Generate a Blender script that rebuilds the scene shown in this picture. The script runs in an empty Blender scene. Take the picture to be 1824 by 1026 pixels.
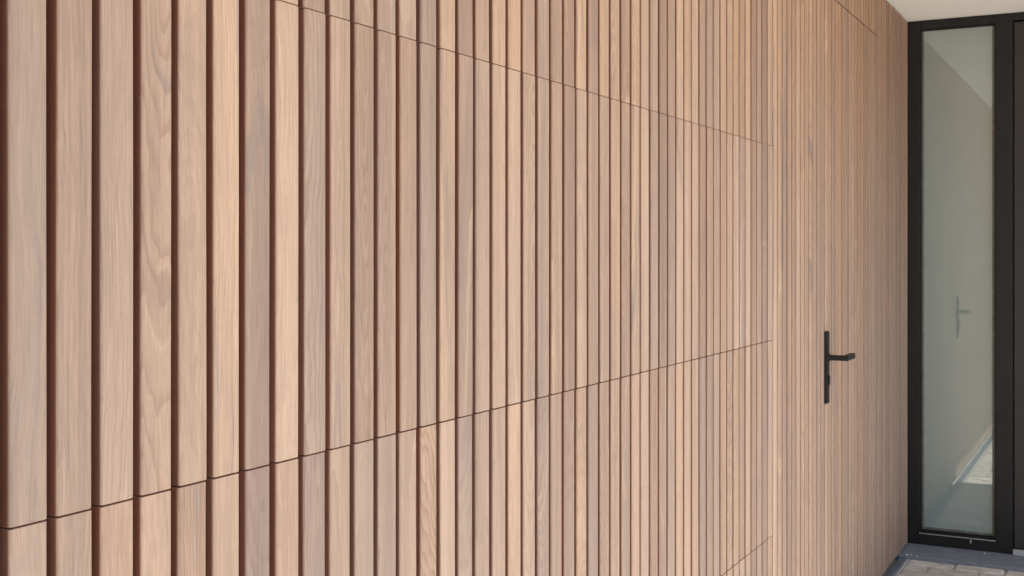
import bpy, bmesh, math, random
from mathutils import Vector
random.seed(7)
sc = bpy.context.scene
C = sc.collection
# ------------------------------------------------------------------ camera geometry (measured from the photograph)
TH = math.radians(27.6)          # camera yaw towards the cladding
CX, EYE, F = 0.957, 1.43, 2100.0
HOR = 448.5
cs, sn = math.cos(TH), math.sin(TH)
def proj(x, y, z):
    a = CX - x
    d = a * sn + y * cs
    if d < 0.02: d = 0.02
    return 912 + F * (-a * cs + y * sn) / d, HOR - F * (z - EYE) / d, d

# ------------------------------------------------------------------ node helpers
def mat(name):
    m = bpy.data.materials.new(name); m.use_nodes = True
    nt = m.node_tree; nt.nodes.clear()
    out = nt.nodes.new('ShaderNodeOutputMaterial'); b = nt.nodes.new('ShaderNodeBsdfPrincipled')
    nt.links.new(b.outputs[0], out.inputs[0])
    return m, nt, b
class G:
    def __init__(s, nt): s.nt = nt
    def n(s, t, **k):
        o = s.nt.nodes.new(t)
        for a, v in k.items(): setattr(o, a, v)
        return o
    def l(s, a, b): s.nt.links.new(a, b)
    def put(s, inp, v):
        if isinstance(v, bpy.types.NodeSocket): s.l(v, inp)
        else: inp.default_value = v
    def m(s, op, a, b=None, c=None, clamp=False):
        o = s.n('ShaderNodeMath', operation=op, use_clamp=clamp)
        s.put(o.inputs[0], a)
        if b is not None: s.put(o.inputs[1], b)
        if c is not None: s.put(o.inputs[2], c)
        return o.outputs[0]
    def mix(s, f, a, b, bt='MIX'):
        o = s.n('ShaderNodeMix', data_type='RGBA', blend_type=bt)
        s.put(o.inputs[0], f); s.put(o.inputs[6], a); s.put(o.inputs[7], b)
        return o.outputs[2]
    def xyz(s, x, y, z):
        o = s.n('ShaderNodeCombineXYZ')
        for i, v in enumerate((x, y, z)): s.put(o.inputs[i], v)
        return o.outputs[0]
    def noise(s, vec, scale=1, detail=2, rough=.5, dist=0):
        o = s.n('ShaderNodeTexNoise'); s.put(o.inputs['Vector'], vec)
        o.inputs['Scale'].default_value = scale; o.inputs['Detail'].default_value = detail
        o.inputs['Roughness'].default_value = rough; o.inputs['Distortion'].default_value = dist
        return o.outputs['Fac']
    def ramp(s, v, lo, hi, a=0, b=1):
        o = s.n('ShaderNodeMapRange', interpolation_type='SMOOTHSTEP')
        s.put(o.inputs[0], v)
        for i, q in enumerate((lo, hi, a, b)): s.put(o.inputs[i + 1], q)
        return o.outputs[0]
    def bump(s, h, dist, strength=1):
        o = s.n('ShaderNodeBump'); s.put(o.inputs['Height'], h)
        o.inputs['Distance'].default_value = dist; o.inputs['Strength'].default_value = strength
        return o.outputs[0]
def rgb(r, g, b): return (r, g, b, 1)

# ------------------------------------------------------------------ wood: rings of a tilted log cut lengthwise, fibres, pores
def wood_material():
    m, nt, b = mat('weathered_hardwood'); g = G(nt)
    at = g.n('ShaderNodeAttribute', attribute_name='slat')       # (seed, tone, centre y)
    sp = g.n('ShaderNodeSeparateXYZ'); g.l(at.outputs['Vector'], sp.inputs[0])
    seed, tone, yc = sp.outputs
    geo = g.n('ShaderNodeNewGeometry')
    ps = g.n('ShaderNodeSeparateXYZ'); g.l(geo.outputs['Position'], ps.inputs[0])
    x, y, z = ps.outputs
    def rnd(off):
        w = g.n('ShaderNodeTexWhiteNoise', noise_dimensions='1D'); g.put(w.inputs['W'], g.m('ADD', seed, off))
        s2 = g.n('ShaderNodeSeparateColor'); g.l(w.outputs['Color'], s2.inputs[0]); return s2.outputs
    r1, r2, r3 = rnd(0.137); r4, r5, r6 = rnd(5.713); r7, r8, r9 = rnd(11.31)
    yl = g.m('SUBTRACT', y, yc)
    so = g.m('MULTIPLY', seed, 37.0)
    # slow warp of the log axis
    w1 = g.m('SUBTRACT', g.noise(g.xyz(g.m('MULTIPLY', yl, 6), so, g.m('MULTIPLY', z, 3.2)), 1, 3, .55, .3), .5)
    w2 = g.m('SUBTRACT', g.noise(g.xyz(g.m('MULTIPLY', yl, 45), g.m('ADD', so, 3.1), g.m('MULTIPLY', z, 9)), 1, 3), .5)
    sl = g.m('SUBTRACT', r1, .5)
    slant = g.m('MULTIPLY', g.m('MULTIPLY', sl, g.m('ABSOLUTE', sl)), 0.55)
    X = g.m('ADD', g.m('ADD', x, g.m('MULTIPLY', g.m('SUBTRACT', z, g.m('MULTIPLY', r3, 2.4)), slant)), g.m('MULTIPLY_ADD', w1, .06, .006))
    Y = g.m('ADD', g.m('ADD', yl, g.m('MULTIPLY', w1, .02)), g.m('MULTIPLY', g.m('SUBTRACT', r2, .5), .075))
    r = g.m('SQRT', g.m('ADD', g.m('MULTIPLY', X, X), g.m('MULTIPLY', Y, Y)))
    r = g.m('ADD', r, g.m('MULTIPLY', w2, .0085))
    freq = g.m('MULTIPLY_ADD', r4, 130, 110)
    ph = g.m('MULTIPLY', r, freq)
    saw = g.m('FRACT', ph)
    ring = g.ramp(saw, .35, .95)                                  # slow rise ...
    ring = g.m('MULTIPLY', ring, g.ramp(saw, 1.0, .93))          # ... sharp fall
    broad = g.noise(g.xyz(g.m('MULTIPLY', r, 55), so, g.m('MULTIPLY', z, .8)), 1, 2)
    patch = g.noise(g.xyz(g.m('MULTIPLY', yl, 18), g.m('ADD', so, 9), g.m('MULTIPLY', z, 1.5)), 1, 3)
    k_ = g.m('MULTIPLY', g.m('SUBTRACT', r9, .5), .07)
    yf = g.m('ADD', g.m('ADD', yl, g.m('MULTIPLY', w1, .045)), g.m('ADD', g.m('MULTIPLY', w2, .004), g.m('MULTIPLY', z, k_)))
    fibre = g.noise(g.xyz(g.m('MULTIPLY', yf, 620), g.m('MULTIPLY_ADD', x, 500, so), g.m('MULTIPLY', z, 16)), 1, 4, .7)
    pore = g.noise(g.xyz(g.m('MULTIPLY', yf, 1100), g.m('MULTIPLY_ADD', x, 900, so), g.m('MULTIPLY', z, 75)), 1, 2, .6)
    pore = g.ramp(pore, .60, .74)
    # colour
    t = g.m('ADD', tone, g.m('MULTIPLY', g.m('SUBTRACT', broad, .5), g.m('MULTIPLY_ADD', r5, .9, .35)))
    t = g.m('ADD', t, g.m('MULTIPLY', g.m('SUBTRACT', patch, .5), .8))
    cr = g.n('ShaderNodeValToRGB'); g.l(t, cr.inputs[0])
    e = cr.color_ramp.elements
    e[0].position = 0; e[0].color = rgb(.340, .240, .191)
    e[1].position = 1; e[1].color = rgb(.550, .388, .278)
    for p, c in ((.25, (.388, .280, .211)), (.5, (.434, .305, .224)), (.75, (.488, .342, .246))):
        q = e.new(p); q.color = rgb(*c)
    col = cr.outputs[0]
    rs = g.m('MULTIPLY', ring, g.m('MULTIPLY_ADD', g.m('MULTIPLY', r6, r6), .48, .10))
    col = g.mix(rs, col, g.mix(.62, col, rgb(.21, .115, .085)))
    # blue-grey mineral streaks following the rings of some boards
    ms = g.m('MULTIPLY', g.ramp(g.noise(g.xyz(g.m('MULTIPLY', r, 85), g.m('ADD', so, 21), g.m('MULTIPLY', z, 1.3)), 1, 2), .57, .74), g.m('MULTIPLY', g.ramp(r7, .2, .85), .9))
    col = g.mix(ms, col, rgb(.27, .215, .19))
    ls = g.m('MULTIPLY', g.ramp(g.noise(g.xyz(g.m('MULTIPLY', r, 150), g.m('ADD', so, 31), g.m('MULTIPLY', z, 1.1)), 1, 1), .60, .78), g.m('MULTIPLY', r8, .75))
    col = g.mix(ls, col, rgb(.64, .475, .33))
    fib2 = g.noise(g.xyz(g.m('MULTIPLY', yf, 210), g.m('MULTIPLY_ADD', x, 200, g.m('ADD', so, 4)), g.m('MULTIPLY', z, 9)), 1, 3, .65, .6)
    big = g.noise(geo.outputs['Position'], 1.1, 3)
    fb = g.m('MULTIPLY_ADD', g.m('SUBTRACT', fibre, .5), .92, .985)
    fb = g.m('MULTIPLY', fb, g.m('MULTIPLY_ADD', g.m('SUBTRACT', fib2, .5), g.m('MULTIPLY_ADD', r8, .22, .14), 1.0))
    fb = g.m('MULTIPLY', fb, g.m('MULTIPLY_ADD', g.m('SUBTRACT', big, .5), .16, 1.0))
    fb = g.m('MULTIPLY', fb, g.ramp(z, 0.0, .35, .86, 1.0))        # splash dirt at the foot
    # porch shade painted in: boards darken towards the far corner
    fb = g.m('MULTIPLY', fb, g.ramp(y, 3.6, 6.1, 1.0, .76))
    # soffit shade and its warm bounce painted into the upper ends
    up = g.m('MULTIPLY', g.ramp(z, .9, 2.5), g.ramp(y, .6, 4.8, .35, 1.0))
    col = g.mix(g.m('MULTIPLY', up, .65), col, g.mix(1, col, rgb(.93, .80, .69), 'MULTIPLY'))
    run = g.noise(g.xyz(g.m('MULTIPLY', y, 34), x, g.m('MULTIPLY', z, .5)), 1, 3)     # old rain runs and handling marks
    fb = g.m('MULTIPLY', fb, g.ramp(run, .42, .72, 1.0, .87))
    dent = g.noise(g.xyz(g.m('MULTIPLY', y, 60), x, g.m('MULTIPLY', z, 28)), 1, 2)
    fb = g.m('MULTIPLY', fb, g.ramp(dent, .74, .82, 1.0, .72))
    col = g.mix(g.ramp(y, 3.2, 5.9, 0, .22), col, g.mix(1, col, rgb(.93, .80, .70), 'MULTIPLY'))  # redder tint of the same painted porch shade
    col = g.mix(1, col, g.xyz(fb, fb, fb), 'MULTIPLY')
    col = g.mix(g.m('MULTIPLY', pore, .30), col, rgb(.14, .082, .058))
    # shade inside the gaps, painted on the flanks as dark red-brown
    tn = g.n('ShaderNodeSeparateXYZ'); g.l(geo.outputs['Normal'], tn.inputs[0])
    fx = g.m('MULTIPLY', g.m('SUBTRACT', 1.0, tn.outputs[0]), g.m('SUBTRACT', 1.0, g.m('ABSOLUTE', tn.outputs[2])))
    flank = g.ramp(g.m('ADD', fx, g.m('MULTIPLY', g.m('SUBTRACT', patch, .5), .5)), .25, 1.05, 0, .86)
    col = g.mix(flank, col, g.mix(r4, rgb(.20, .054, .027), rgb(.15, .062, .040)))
    col = g.mix(g.ramp(g.m('ABSOLUTE', tn.outputs[2]), .3, .9, 0, .85), col, rgb(.17, .07, .045))   # darker red-brown end grain in the joints
    hs = g.n('ShaderNodeHueSaturation'); hs.inputs['Hue'].default_value = .5
    g.put(hs.inputs['Saturation'], g.m('MULTIPLY_ADD', r9, .16, .94)); g.put(hs.inputs['Value'], g.m('MULTIPLY_ADD', r5, .08, .96)); g.l(col, hs.inputs['Color'])
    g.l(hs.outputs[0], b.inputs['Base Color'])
    g.put(b.inputs['Roughness'], g.m('MULTIPLY_ADD', fibre, .25, .42))
    b.inputs['Specular IOR Level'].default_value = .28
    h = g.m('SUBTRACT', g.m('ADD', fibre, g.m('MULTIPLY', ring, .4)), g.m('MULTIPLY', pore, .8))
    g.l(g.bump(h, .00025, .55), b.inputs['Normal'])
    return m
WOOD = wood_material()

def simple(name, c, rough=.5, spec=.5, metal=0, nscale=0, namp=0, bscale=0, bdist=0):
    m, nt, b = mat(name); g = G(nt)
    b.inputs['Base Color'].default_value = rgb(*c)
    b.inputs['Roughness'].default_value = rough; b.inputs['Specular IOR Level'].default_value = spec; b.inputs['Metallic'].default_value = metal
    geo = g.n('ShaderNodeNewGeometry')
    if nscale:
        v = g.m('MULTIPLY_ADD', g.m('SUBTRACT', g.noise(geo.outputs['Position'], nscale, 5, .6), .5), namp * 2, 1)
        g.l(g.mix(1, rgb(*c), g.xyz(v, v, v), 'MULTIPLY'), b.inputs['Base Color'])
        g.put(b.inputs['Roughness'], g.m('MULTIPLY_ADD', g.noise(geo.outputs['Position'], nscale * 1.7, 3), .3, rough - .15))
    if bscale: g.l(g.bump(g.noise(geo.outputs['Position'], bscale, 4, .6), bdist), b.inputs['Normal'])
    return m
BACK = simple('dark_backing_board', (.030, .018, .014), .8, .2, 0, 20, .3)
ALU = simple('anthracite_powder_coat', (.008, .007, .0066), .5, .36, 0, 14, .18, 900, .00012)
ALU_DOOR = simple('dark_grey_door_skin', (.024, .0215, .0205), .5, .42, 0, 12, .15, 900, .00015)
BLACK = simple('black_iron', (.006, .006, .0065), .45, .35, 0, 60, .35, 350, .0003)
GASKET = simple('rubber_gasket', (.008, .008, .008), .6, .3)
SILVER = simple('brushed_aluminium', (.60, .60, .60), .35, .5, .7, 80, .12)
PLASTER = simple('cream_plaster', (.88, .86, .79), .85, .15, 0, 7, .035, 160, .0008)
RENDER = simple('white_render', (.66, .60, .52), .9, .1, 0, 4, .06, 240, .0015)
STONE = simple('blue_limestone', (.17, .185, .21), .6, .35, 0, 22, .38, 130, .001)
ZINC = simple('zinc_strip', (.155, .19, .24), .5, .5, .35, 30, .25)
MORTAR = simple('pale_mortar', (.36, .34, .31), .95, .1, 0, 40, .3, 300, .002)
SAND = simple('joint_sand', (.34, .32, .28), .95, .1, 0, 60, .4, 400, .002)
CHIP = simple('white_chip', (.78, .77, .74), .7, .3, 0, 90, .15)

def paver_material():
    m, nt, b = mat('aged_clay_paver'); g = G(nt)
    at = g.n('ShaderNodeAttribute', attribute_name='slat'); sp = g.n('ShaderNodeSeparateXYZ'); g.l(at.outputs['Vector'], sp.inputs[0])
    geo = g.n('ShaderNodeNewGeometry')
    va = g.n('ShaderNodeVectorMath', operation='ADD'); g.l(geo.outputs['Position'], va.inputs[0]); g.l(g.xyz(sp.outputs[0], 0, 0), va.inputs[1])
    n1 = g.noise(va.outputs[0], 16, 5, .65, .4); n2 = g.noise(geo.outputs['Position'], 90, 4, .7)
    col = g.mix(sp.outputs[1], rgb(.48, .445, .395), rgb(.63, .59, .53))
    col = g.mix(g.ramp(n1, .35, .7, 0, .75), col, rgb(.31, .285, .255))
    col = g.mix(g.ramp(n2, .55, .75, 0, .4), col, rgb(.58, .56, .53))
    g.l(col, b.inputs['Base Color']); b.inputs['Roughness'].default_value = .85; b.inputs['Specular IOR Level'].default_value = .2
    g.l(g.bump(g.m('ADD', n1, g.m('MULTIPLY', n2, .4)), .004), b.inputs['Normal'])
    return m
PAVER = paver_material()
def ground_material():
    m, nt, b = mat('gravel_drive'); g = G(nt)
    geo = g.n('ShaderNodeNewGeometry')
    n1 = g.noise(geo.outputs['Position'], 60, 5, .7); n2 = g.noise(geo.outputs['Position'], .6, 3)
    col = g.mix(g.ramp(n1, .35, .68), rgb(.38, .35, .31), rgb(.60, .57, .52))
    col = g.mix(g.m('MULTIPLY', n2, .3), col, rgb(.36, .33, .29))
    g.l(col, b.inputs['Base Color']); b.inputs['Roughness'].default_value = .95
    g.l(g.bump(n1, .01), b.inputs['Normal']); return m
GROUND = ground_material()
def glass_material():
    # satin (etched) safety glass: pale green-grey body behind a clear reflecting outer face
    m = bpy.data.materials.new('satin_green_glass'); m.use_nodes = True; nt = m.node_tree; nt.nodes.clear(); g = G(nt)
    out = g.n('ShaderNodeOutputMaterial'); mx = g.n('ShaderNodeMixShader'); d = g.n('ShaderNodeBsdfPrincipled'); gl = g.n('ShaderNodeBsdfGlossy')
    geo = g.n('ShaderNodeNewGeometry')
    v = g.noise(geo.outputs['Position'], 3, 3)
    col = g.mix(v, rgb(.232, .285, .262), rgb(.258, .305, .280))
    g.l(col, d.inputs['Base Color']); d.inputs['Roughness'].default_value = .6; d.inputs['Specular IOR Level'].default_value = 0
    gl.inputs['Roughness'].default_value = .002; gl.inputs['Color'].default_value = rgb(.95, 1, .98)
    fr = g.n('ShaderNodeFresnel'); fr.inputs['IOR'].default_value = 2.5
    g.l(fr.outputs[0], mx.inputs[0]); g.l(d.outputs[0], mx.inputs[1]); g.l(gl.outputs[0], mx.inputs[2]); g.l(mx.outputs[0], out.inputs[0])
    return m
GLASS = glass_material()
SEAL = simple('olive_edge_seal', (.115, .115, .095), .25, .5, 0, 25, .25)

# ------------------------------------------------------------------ object helpers
def empty(name, loc, label, cat, group=None):
    o = bpy.data.objects.new(name, None); C.objects.link(o); o.location = loc; o.empty_display_size = .1
    o['label'] = label; o['category'] = cat; o['kind'] = 'thing'
    if group: o['group'] = group
    return o
def link(name, me, m, parent=None):
    o = bpy.data.objects.new(name, me); C.objects.link(o)
    if m: me.materials.append(m)
    if parent:
        root = Vector((0, 0, 0)); p = parent
        while p: root += p.location; p = p.parent
        o.parent = parent
        me.transform(__import__('mathutils').Matrix.Translation(-root))
    return o
class MB:
    def __init__(s): s.v = []; s.f = []; s.a = []
    def add(s, vs, fs, attr=(0, 0, 0)):
        k = len(s.v); s.v += vs; s.f += [tuple(i + k for i in f) for f in fs]; s.a += [attr] * len(vs)
    def box(s, x0, x1, y0, y1, z0, z1, attr=(0, 0, 0)):
        vs = [(x, y, z) for z in (z0, z1) for x, y in ((x0, y0), (x1, y0), (x1, y1), (x0, y1))]
        s.add(vs, [(0, 3, 2, 1), (4, 5, 6, 7), (0, 1, 5, 4), (1, 2, 6, 5), (2, 3, 7, 6), (3, 0, 4, 7)], attr)
    def bbox(s, x0, x1, y0, y1, z0, z1, b, attr=(0, 0, 0)):     # box bevelled on its upper edges
        vs = [(x0, y0, z0), (x1, y0, z0), (x1, y1, z0), (x0, y1, z0), (x0, y0, z1 - b), (x1, y0, z1 - b), (x1, y1, z1 - b), (x0, y1, z1 - b),
              (x0 + b, y0 + b, z1), (x1 - b, y0 + b, z1), (x1 - b, y1 - b, z1), (x0 + b, y1 - b, z1)]
        fs = [(0, 3, 2, 1), (0, 1, 5, 4), (1, 2, 6, 5), (2, 3, 7, 6), (3, 0, 4, 7), (4, 5, 9, 8), (5, 6, 10, 9), (6, 7, 11, 10), (7, 4, 8, 11), (8, 9, 10, 11)]
        s.add(vs, fs, attr)
    def build(s, name, m, parent=None, bevel=0):
        me = bpy.data.meshes.new(name); me.from_pydata(s.v, [], s.f)
        if any(a != (0, 0, 0) for a in s.a):
            at = me.attributes.new('slat', 'FLOAT_VECTOR', 'POINT')
            at.data.foreach_set('vector', [c for a in s.a for c in a])
        me.update()
        if bevel:
            bm = bmesh.new(); bm.from_mesh(me)
            bmesh.ops.bevel(bm, geom=bm.edges[:], offset=bevel, segments=2, profile=.6, affect='EDGES', clamp_overlap=True)
            bm.to_mesh(me); bm.free()
        return link(name, me, m, parent)

# ------------------------------------------------------------------ slats
PITCH, GAP, T0 = 0.05756, 0.0116, 0.8295        # right edge of slat i = T0 + PITCH*i
R = 0.0040
def slat_span(i): return T0 + PITCH * (i - 1) + GAP, T0 + PITCH * i
TONES = [.42, .36, .46, .68, .58, .78, .20, .70, .17, .66, .30, .46, .44, .38, .92, .20, .50, .80, .95, .68, .25, .30, .18, .74, .25, .58, .68, .30, .86, .70,
         .45, .20, .24, 1.0, .85, .82, .15, .18, .58, .62, .62, .80, .46, .84, .14, .28, .10, .84,
         .80, .55, .50, .34, .38, .76, .70, .46, .74, .34, .42, .30, .60, .48, .32, .55, .66, .40, .28, .52, .60, .34, .46, .62, .38, .26, .50, .58, .34, .22,
         .22, .50, .42, .10, .05, .22, .38, .04, .30, .08, .26]
trng = random.Random(11)
def tone(i, sec):
    b = TONES[i] if 0 <= i < len(TONES) else trng.uniform(.15, .9)
    r2 = random.Random(i * 31 + sec * 977)
    return min(1.0, max(0.02, b + (0 if sec == 2 else r2.uniform(-.13, .13))))
def slat_geo(mb, i, z0, z1, sec):
    y0, y1 = slat_span(i)
    r2 = random.Random(i * 131 + sec * 7)
    dx = r2.uniform(-.0005, .0005) + (.0004 if sec % 2 else 0)
    y0 += r2.uniform(-.0005, .0005); y1 += r2.uniform(-.0004, .0003)
    lean = r2.uniform(-.0004, .0004)
    n = 4; prof = [(-.034, y0)]
    for k in range(n + 1):
        a = math.pi / 2 * k / n
        prof.append((-R + R * math.sin(a), y0 + R - R * math.cos(a)))
    for k in range(n + 1):
        a = math.pi / 2 * k / n
        prof.append((-R + R * math.cos(a), y1 - R + R * math.sin(a)))
    prof.append((-.034, y1))
    cxm, cym, c = -.015, (y0 + y1) / 2, .0007
    vs = []; m = len(prof)
    NS = 6; bow = r2.uniform(-.0005, .0005); ph0 = r2.uniform(0, 6)
    rings = [(z0, c)] + [(z0 + c + (z1 - z0 - 2 * c) * q / NS, 0) for q in range(NS + 1)] + [(z1, c)]
    for z, ins in rings:
        u_ = (z - z0) / (z1 - z0)
        sh = lean * (2 * u_ - 1) + bow * math.sin(ph0 + 4 * u_)
        for px, py in prof:
            vs.append((px + dx - (ins if px > -.02 else 0), py + sh + (ins if py < cym else -ins), z))
    fs = []
    for q in range(NS + 2):
        for k in range(m - 1):
            fs.append((q * m + k, q * m + k + 1, (q + 1) * m + k + 1, (q + 1) * m + k))
        fs.append((q * m + m - 1, q * m, (q + 1) * m, (q + 1) * m + m - 1))
    fs.append(tuple(range(m - 1, -1, -1))); fs.append(tuple((NS + 2) * m + k for k in range(m)))
    mb.add(vs, fs, (r2.random() * .98 + .01, tone(i, sec), (y0 + y1) / 2))
def flip_check(me):
    bm = bmesh.new(); bm.from_mesh(me); bmesh.ops.recalc_face_normals(bm, faces=bm.faces[:]); bm.to_mesh(me); bm.free()
def slat_obj(items, parent, name='slat', label=None, kind=None):
    mb = MB()
    for it in items: slat_geo(mb, *it)
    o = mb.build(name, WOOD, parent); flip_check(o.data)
    if label: o['label'] = label
    if kind: o['kind'] = kind
    return o
def shown(i, z0, z1):
    y0, y1 = slat_span(i)
    if y1 < .3: return 0
    xa, xb = proj(0, max(y0, .2), 1)[0], proj(0, y1, 1)[0]
    xa, xb = max(xa, 0), min(xb, 1824)
    if xb <= xa: return 0
    d = proj(0, y1, 1)[2]
    ya, yb = max(HOR - F * (z1 - EYE) / d, 0), min(HOR - F * (z0 - EYE) / d, 1026)
    return (xb - xa) * max(0, yb - ya)

J1, J2, J3, JT = .570, 1.162, 1.750, 2.342
JG = .00065                       # half of a joint
CEIL = 2.56
LEAF_TOP = 2.358
GL, GR = -31, 47                 # garage door slat range
# sectional garage door
gd = empty('garage_door', (0, (slat_span(GL)[0] + slat_span(GR)[1]) / 2, 0),
           'wide sectional garage door clad in vertical weathered wood slats, cut by fine horizontal joints', 'garage door')
ya, yb = slat_span(GL)[0], slat_span(GR)[1]
JU = .0003
secs = [(0.012, J1 - JG), (J1 + JG, J2 - JG), (J2 + JG, J3 - JU), (J3 + JU, JT - JG)]
allsl = []
sec_ob = []
for s, (z0, z1) in enumerate(secs):
    mb = MB(); mb.box(-.075, -.0338, ya + .002, yb - .002, z0 + .0005, z1 - .0005)
    so = mb.build('door_section', BACK, gd)
    so['label'] = ['lowest section of the garage door, just above the ground', 'second section up, below the middle joint',
                   'third section up, between the two long joints', 'upper section above the highest joint'][s]
    sec_ob.append(so)
    for i in range(GL, GR + 1): allsl.append((shown(i, z0, z1), s, i, z0, z1))
allsl.sort(reverse=True)
big, rest = allsl[:100], allsl[100:]
for a, s, i, z0, z1 in big: slat_obj([(i, z0, z1, s + 1)], sec_ob[s])
slat_obj([(i, z0, z1, s + 1) for a, s, i, z0, z1 in rest], gd, 'slats', 'narrower and outlying slats of the garage door', 'stuff')
# flush side door
DL, DR = 59, 76
sd = empty('side_door', (0, slat_span(DR)[1], 0), 'flush hinged door clad in the same wood slats, carrying the black lever handle', 'door')
mb = MB(); mb.box(-.080, -.0338, slat_span(DL)[0] - .003, slat_span(DR)[1] + .003, .012, LEAF_TOP - .001)
mb.build('door_leaf', BACK, sd)
for i in range(DL, DR + 1): slat_obj([(i, .012, LEAF_TOP - .0015, 2)], sd)
# handle
hy = (slat_span(60)[0] + slat_span(60)[1]) / 2 - .020
zt = EYE + (HOR - 590) / F * proj(0, hy, 1)[2]; zb = EYE + (HOR - 718) / F * proj(0, hy, 1)[2]
zl = EYE + (HOR - 636.5) / F * proj(0, hy, 1)[2]
mb = MB(); mb.box(.0005, .011, hy - .0185, hy + .0185, zb, zt); hd = mb.build('door_handle', BLACK, sd, .0012)
mb = MB()
mb.box(.0105, .081, hy - .0095, hy + .0095, zl - .0095, zl + .0095)
mb.box(.062, .081, hy + .0096, hy + .120, zl - .0095, zl + .0095)
mb.build('lever', BLACK, hd, .0012)
def cyl(name, m, parent, c, r, x0, x1, sy=1, sz=1, n=24):
    vs = []; 
    for x, rr in ((x0, r), (x1 - .0015, r), (x1, r - .0012)):
        for k in range(n):
            a = 2 * math.pi * k / n
            vs.append((x, c[0] + rr * sy * math.cos(a), c[1] + rr * sz * math.sin(a)))
    fs = [(q * n + k, q * n + (k + 1) % n, (q + 1) * n + (k + 1) % n, (q + 1) * n + k) for q in range(2) for k in range(n)]
    fs += [tuple(range(n - 1, -1, -1)), tuple(2 * n + k for k in range(n))]
    b = MB(); b.add(vs, fs); o = b.build(name, m, parent); flip_check(o.data); return o
cyl('rosette', BLACK, hd, (hy, zl), .0145, .0108, .0165)
zc = EYE + (HOR - 677) / F * proj(0, hy, 1)[2]
cyl('lock_cylinder', BLACK, hd, (hy, zc), .0095, .0108, .0165, 1, 1.9)
for zz in (zt - .012, zb + .012): cyl('screw', BLACK, hd, (hy, zz), .004, .0108, .0122, n=12)

# fixed cladding around both doors
fc = empty('slat_cladding', (0, 3.8, 0), 'fixed wood slat wall beside and above the two flush doors, running into the corner', 'wall cladding')
mb = MB()
mb.box(-.30, -.081, ya - .6, 6.10, -.02, 2.86)
mb.box(-.081, -.0338, yb + .002, slat_span(DL)[0] - .006, .0, CEIL - .004)
mb.box(-.081, -.0338, slat_span(DR)[1] + .006, 6.10, .0, CEIL - .004)
mb.box(-.081, -.0338, slat_span(DL)[0] - .005, slat_span(DR)[1] + .005, LEAF_TOP + .002, CEIL - .004)
mb.box(-.081, -.0338, ya - .6, yb + .001, JT + .002, CEIL - .004)
mb.box(-.081, -.0338, ya - .6, ya - .001, .0, JT)
mb.build('backing_wall', BACK, fc)
for i in list(range(48, 59)) + list(range(77, 91)): slat_obj([(i, .010, CEIL - .006, 2)], fc)
hdr = [(i, LEAF_TOP + .0015, CEIL - .006, 5) for i in range(DL, DR + 1)]
for h in hdr: slat_obj([h], fc, 'header_slat')
slat_obj([(i, JT + JG, CEIL - .006, 6) for i in range(GL - 10, GR + 1)] + [(i, .01, JT - JG, 7) for i in range(GL - 10, GL)], fc, 'slats', 'slats above and left of the garage door', 'stuff')

# ------------------------------------------------------------------ entrance: sidelight window and front door
YW = 6.030
ZT = CEIL - .002
win = empty('sidelight_window', (.23, YW, 0), 'tall narrow window of satin grey glass between slat wall and front door', 'window')
XL, XG0, XG1, XD = -.03, .055, .397, .473
ZG0, ZG1 = .066, 2.518
def bar(name, m, parent, *boxes, bevel=0.0012):
    mb = MB()
    for b in boxes: mb.box(*b)
    return mb.build(name, m, parent, bevel)
# one welded frame: jamb, mullion, head (over the door too), bottom rail
fr = bar('frame', ALU, win, (XL, XG0, YW, YW + .09, .001, ZT), (XG1, XD, YW, YW + .09, .001, ZT),
    (XG0 + .0001, XG1 - .0001, YW + .0006, YW + .09, .001, ZG0 - .012), (XG0 + .0001, XG1 - .0001, YW + .0006, YW + .09, ZG1, ZT))
bar('glazing_bead', ALU, win, (XG0 + .0005, XG1 - .0005, YW + .006, YW + .0445, ZG0 - .011, ZG0 - .001))
bar('bead_highlight', SILVER, win, (XG0 - .004, XG1 + .001, YW - .0015, YW + .0055, ZG0 - .0128, ZG0 - .0095), bevel=.0005)  # thin bright strip modelled in place of the highlight on the bead
gk = .0045
bar('gasket', GASKET, win, (XG0, XG0 + gk, YW + .018, YW + .03, ZG0, ZG1), (XG1 - gk, XG1, YW + .018, YW + .03, ZG0, ZG1),
    (XG0 + gk, XG1 - gk, YW + .018, YW + .03, ZG0, ZG0 + gk), (XG0 + gk, XG1 - gk, YW + .018, YW + .03, ZG1 - gk * 1.6, ZG1), bevel=0)
bar('glass_pane', GLASS, win, (XG0 + .001, XG1 - .001, YW + .0305, YW + .0465, ZG0 + .001, ZG1 - .001), bevel=0)
es = .012
bar('edge_seal', SEAL, win, (XG0 + gk, XG0 + gk + .009, YW + .0299, YW + .0304, ZG0 + gk, ZG1 - gk), (XG1 - gk - es, XG1 - gk, YW + .0299, YW + .0304, ZG0 + gk, ZG1 - gk),
    (XG0 + gk + .0091, XG1 - gk - es - .0001, YW + .0299, YW + .0304, ZG0 + gk, ZG0 + gk + es), bevel=0)
bar('weep_cap', SILVER, win, (.284, .290, YW - .004, YW + .0004, ZG0 - .034, ZG0 - .017), bevel=.001)

fd = empty('front_door', (.48, YW, 0), 'dark grey front door with fine horizontal grooves, at the right edge', 'door')
XF = XD + .008
bar('head_frame', ALU, fd, (XD + .0002, 1.46, YW, YW + .09, ZG1 + .004, ZT), (1.405, 1.46, YW + .0003, YW + .09, .001, ZG1 + .0038))
bar('rebate', GASKET, fd, (XD + .0002, XF - .0005, YW + .022, YW + .06, .001, ZG1 + .003), (XF, 1.404, YW + .022, YW + .06, ZG1 - .004, ZG1 + .003), bevel=0)
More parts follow.
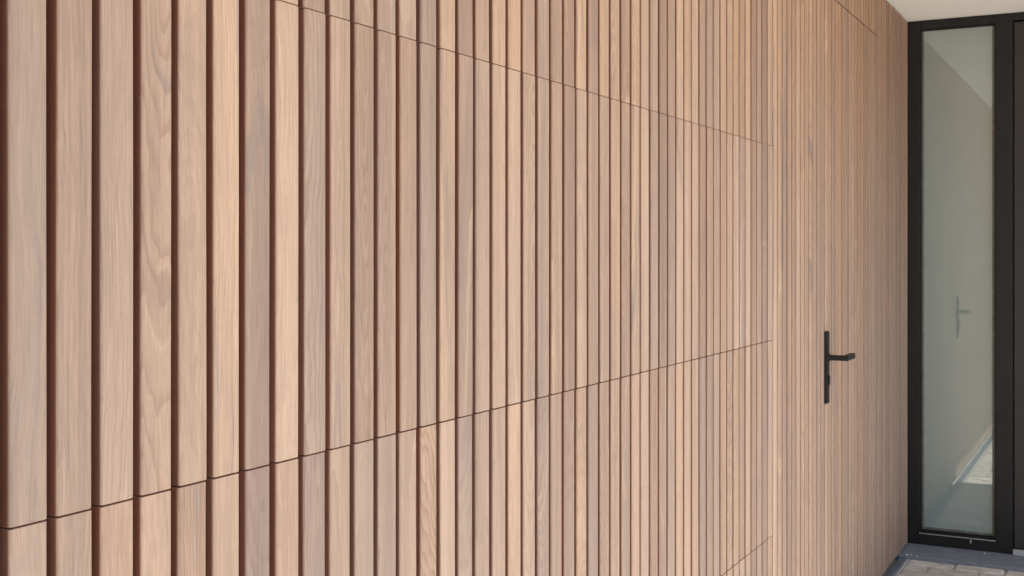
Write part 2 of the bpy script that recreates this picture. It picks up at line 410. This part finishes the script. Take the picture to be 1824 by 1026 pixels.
# leaf in bands separated by 3 mm grooves
dleaf = proj(XF + .03, YW, 1)[2]
def zy(py): return EYE + (HOR - py) / F * dleaf
cuts = [ZG1 - .005]
for py in (184, 323, 359, 504, 651, 689, 850): cuts.append(zy(py))
cuts.append(.036)
mb = MB()
mb.box(XF, 1.402, YW + .0045, YW + .06, .0345, ZG1 - .0045)
major = (1, 2, 3, 4, 5, 6, 7)
FX = XF + .022
mb2 = MB(); mb2.box(XF, FX, YW + .0012, YW + .0046, .036, ZG1 - .005)
zs = [cuts[0], zy(323), zy(359), zy(651), zy(689), .036]
for a, b_ in zip(zs[:-1], zs[1:]): mb2.box(FX + .0002, 1.402, YW + .0016, YW + .0046, b_ + .0013, a - .0013)
lf = mb.build('door_leaf', ALU_DOOR, fd)
mb2.build('door_skin', ALU_DOOR, fd)
bar('threshold', SILVER, fd, (XD + .001, 1.46, YW - .012, YW + .05, .0005, .026), bevel=.0015)
bar('kick_seal', GASKET, fd, (XD + .009, 1.40, YW + .004, YW + .05, .0262, .0343), bevel=0)

# ------------------------------------------------------------------ building masses
def struct(o): o['kind'] = 'structure'; return o
WO, WP = 1.5, 2.2           # depth of the overhang along the garage door, and over the porch
mb = MB(); mb.box(-.30, WO, ya - .9, 4.27, CEIL, 2.80); mb.box(-.30, WP, 4.2701, 6.50, CEIL, 2.80)
struct(mb.build('ceiling', PLASTER))
rw = MB(); rw.box(1.461, 2.899, YW + .01, 6.50, 0, CEIL - .001); rw.box(-.30, 1.46, YW + .14, 6.50, 0, CEIL - .001)
o = rw.build('rear_wall', RENDER); o['label'] = 'pale rendered wall behind and right of the front door'; o['category'] = 'wall'; o['kind'] = 'thing'

# ------------------------------------------------------------------ ground
GZ = -.014
mb = MB(); mb.box(-400, 400, -400, 400, GZ - .5, GZ - .016)
struct(mb.build('ground', GROUND))
SY = 5.785
mb = MB(); mb.box(.045, 1.90, -2.0, SY - .002, GZ - .0155, GZ - .005)
struct(mb.build('paving_bed', SAND))
mb = MB(); rr = random.Random(3)
PW, PH, JN = .214, .1045, .010
y = SY - .004; row = 0
while y - PH > -2.0:
    x = .047 - (PW * .5 if row % 2 else rr.uniform(.0, .02))
    while x < 1.90:
        xa, xb = max(x, .047), min(x + PW - JN, 1.90)
        if xb - xa > .02:
            j = lambda: rr.uniform(-.003, .003)
            mb.bbox(xa + j() * .5, xb + j(), y - PH + JN + j(), y + j(), GZ - .0150, GZ + rr.uniform(-.0022, .0018), .005, (rr.random() * 20, rr.random(), 0))
        x += PW
    y -= PH; row += 1
struct(mb.build('paving', PAVER))
mb = MB(); mb.bbox(.0305, .0445, -2.0, SY - .003, GZ - .0154, GZ + .001, .003); struct(mb.build('mortar_edge', MORTAR))
mb = MB(); mb.box(.002, .030, -2.0, SY - .003, GZ - .0153, GZ + .004); mb.box(.026, .030, -2.0, SY - .003, GZ + .0041, GZ + .009)
o = mb.build('drip_strip', ZINC); o['label'] = 'narrow blue-grey metal strip on the ground along the foot of the slat wall'; o['category'] = 'edging'; o['kind'] = 'thing'
mb = MB(); mb.bbox(-.02, 2.9, SY, YW + .10, -.05, .0, .004); mb.box(.0, 2.899, SY - .012, SY - .0005, -.05, -.006)
o = mb.build('door_sill', STONE); o['label'] = 'dark blue-grey stone sill slab under the black window and door'; o['category'] = 'sill'; o['kind'] = 'thing'

# stray chips lying on the sill and by the corner
def chip(px, py, r, z, label):
    d = F * (EYE - z) / (py - HOR); u = (px - 912) / F
    yy = d * cs + u * d * sn; xx = CX - d * sn + u * d * cs
    bm = bmesh.new(); bmesh.ops.create_icosphere(bm, subdivisions=2, radius=1)
    rg = random.Random(int(px))
    for v in bm.verts:
        v.co *= rg.uniform(.7, 1.15); v.co.x *= r; v.co.y *= r * 1.2; v.co.z *= r * .5
    me = bpy.data.meshes.new('stone_chip'); bm.to_mesh(me); bm.free()
    o = link('stone_chip', me, CHIP); o.location = (xx, yy, z + r * .35)
    o['label'] = label; o['category'] = 'stone chip'; o['kind'] = 'thing'; o['group'] = 'stray chips on the sill'
chip(1615.5, 989, .0058, 0, 'largest white chip at the corner where the sill meets the slat wall')
chip(1623.5, 988, .0038, 0, 'small white chip just right of the largest corner chip')
chip(1633.5, 990.5, .0034, 0, 'tiny white chip at the front edge of the sill under the window')
chip(1753.5, 986.5, .0050, 0, 'white chip lying on the sill in front of the glass pane\'s right side')

# ------------------------------------------------------------------ light
EL = math.degrees(math.atan2(CEIL - .07, WO))
w = bpy.data.worlds.new('World'); sc.world = w; w.use_nodes = True
nt = w.node_tree; nt.nodes.clear()
sky = nt.nodes.new('ShaderNodeTexSky'); sky.sky_type = 'NISHITA'; sky.sun_disc = False
sky.sun_elevation = math.radians(EL); sky.sun_rotation = math.radians(90)
sky.air_density = 1.0; sky.dust_density = 2.0; sky.ozone_density = 1.0
bg = nt.nodes.new('ShaderNodeBackground'); bg.inputs[1].default_value = .15
wo = nt.nodes.new('ShaderNodeOutputWorld'); nt.links.new(sky.outputs[0], bg.inputs[0]); nt.links.new(bg.outputs[0], wo.inputs[0])
sl = bpy.data.lights.new('sun', 'SUN'); sl.energy = 5; sl.angle = math.radians(.5); sl.color = (1, .96, .91)
so = bpy.data.objects.new('sun', sl); C.objects.link(so)
el = math.radians(EL)
so.rotation_euler = Vector((math.cos(el), 0, math.sin(el))).to_track_quat('Z', 'Y').to_euler(); so.location = (8, 0, 10)

# ------------------------------------------------------------------ camera
cd = bpy.data.cameras.new('camera'); cd.sensor_width = 36; cd.lens = 36 * F / 1824; cd.shift_y = -(513 - HOR) / 1824
cd.clip_start = .02; cd.clip_end = 1500
co = bpy.data.objects.new('camera', cd); C.objects.link(co); co.location = (CX, 0, EYE); co.rotation_euler = (math.radians(90), 0, TH)
sc.camera = co
sc.view_settings.view_transform = 'Standard'; sc.view_settings.look = 'None'; sc.view_settings.exposure = 0; sc.view_settings.gamma = 1
sc.cycles.film_exposure = 2.06                # shutter set for the shaded porch
sc.cycles.max_bounces = 12; sc.cycles.diffuse_bounces = 8
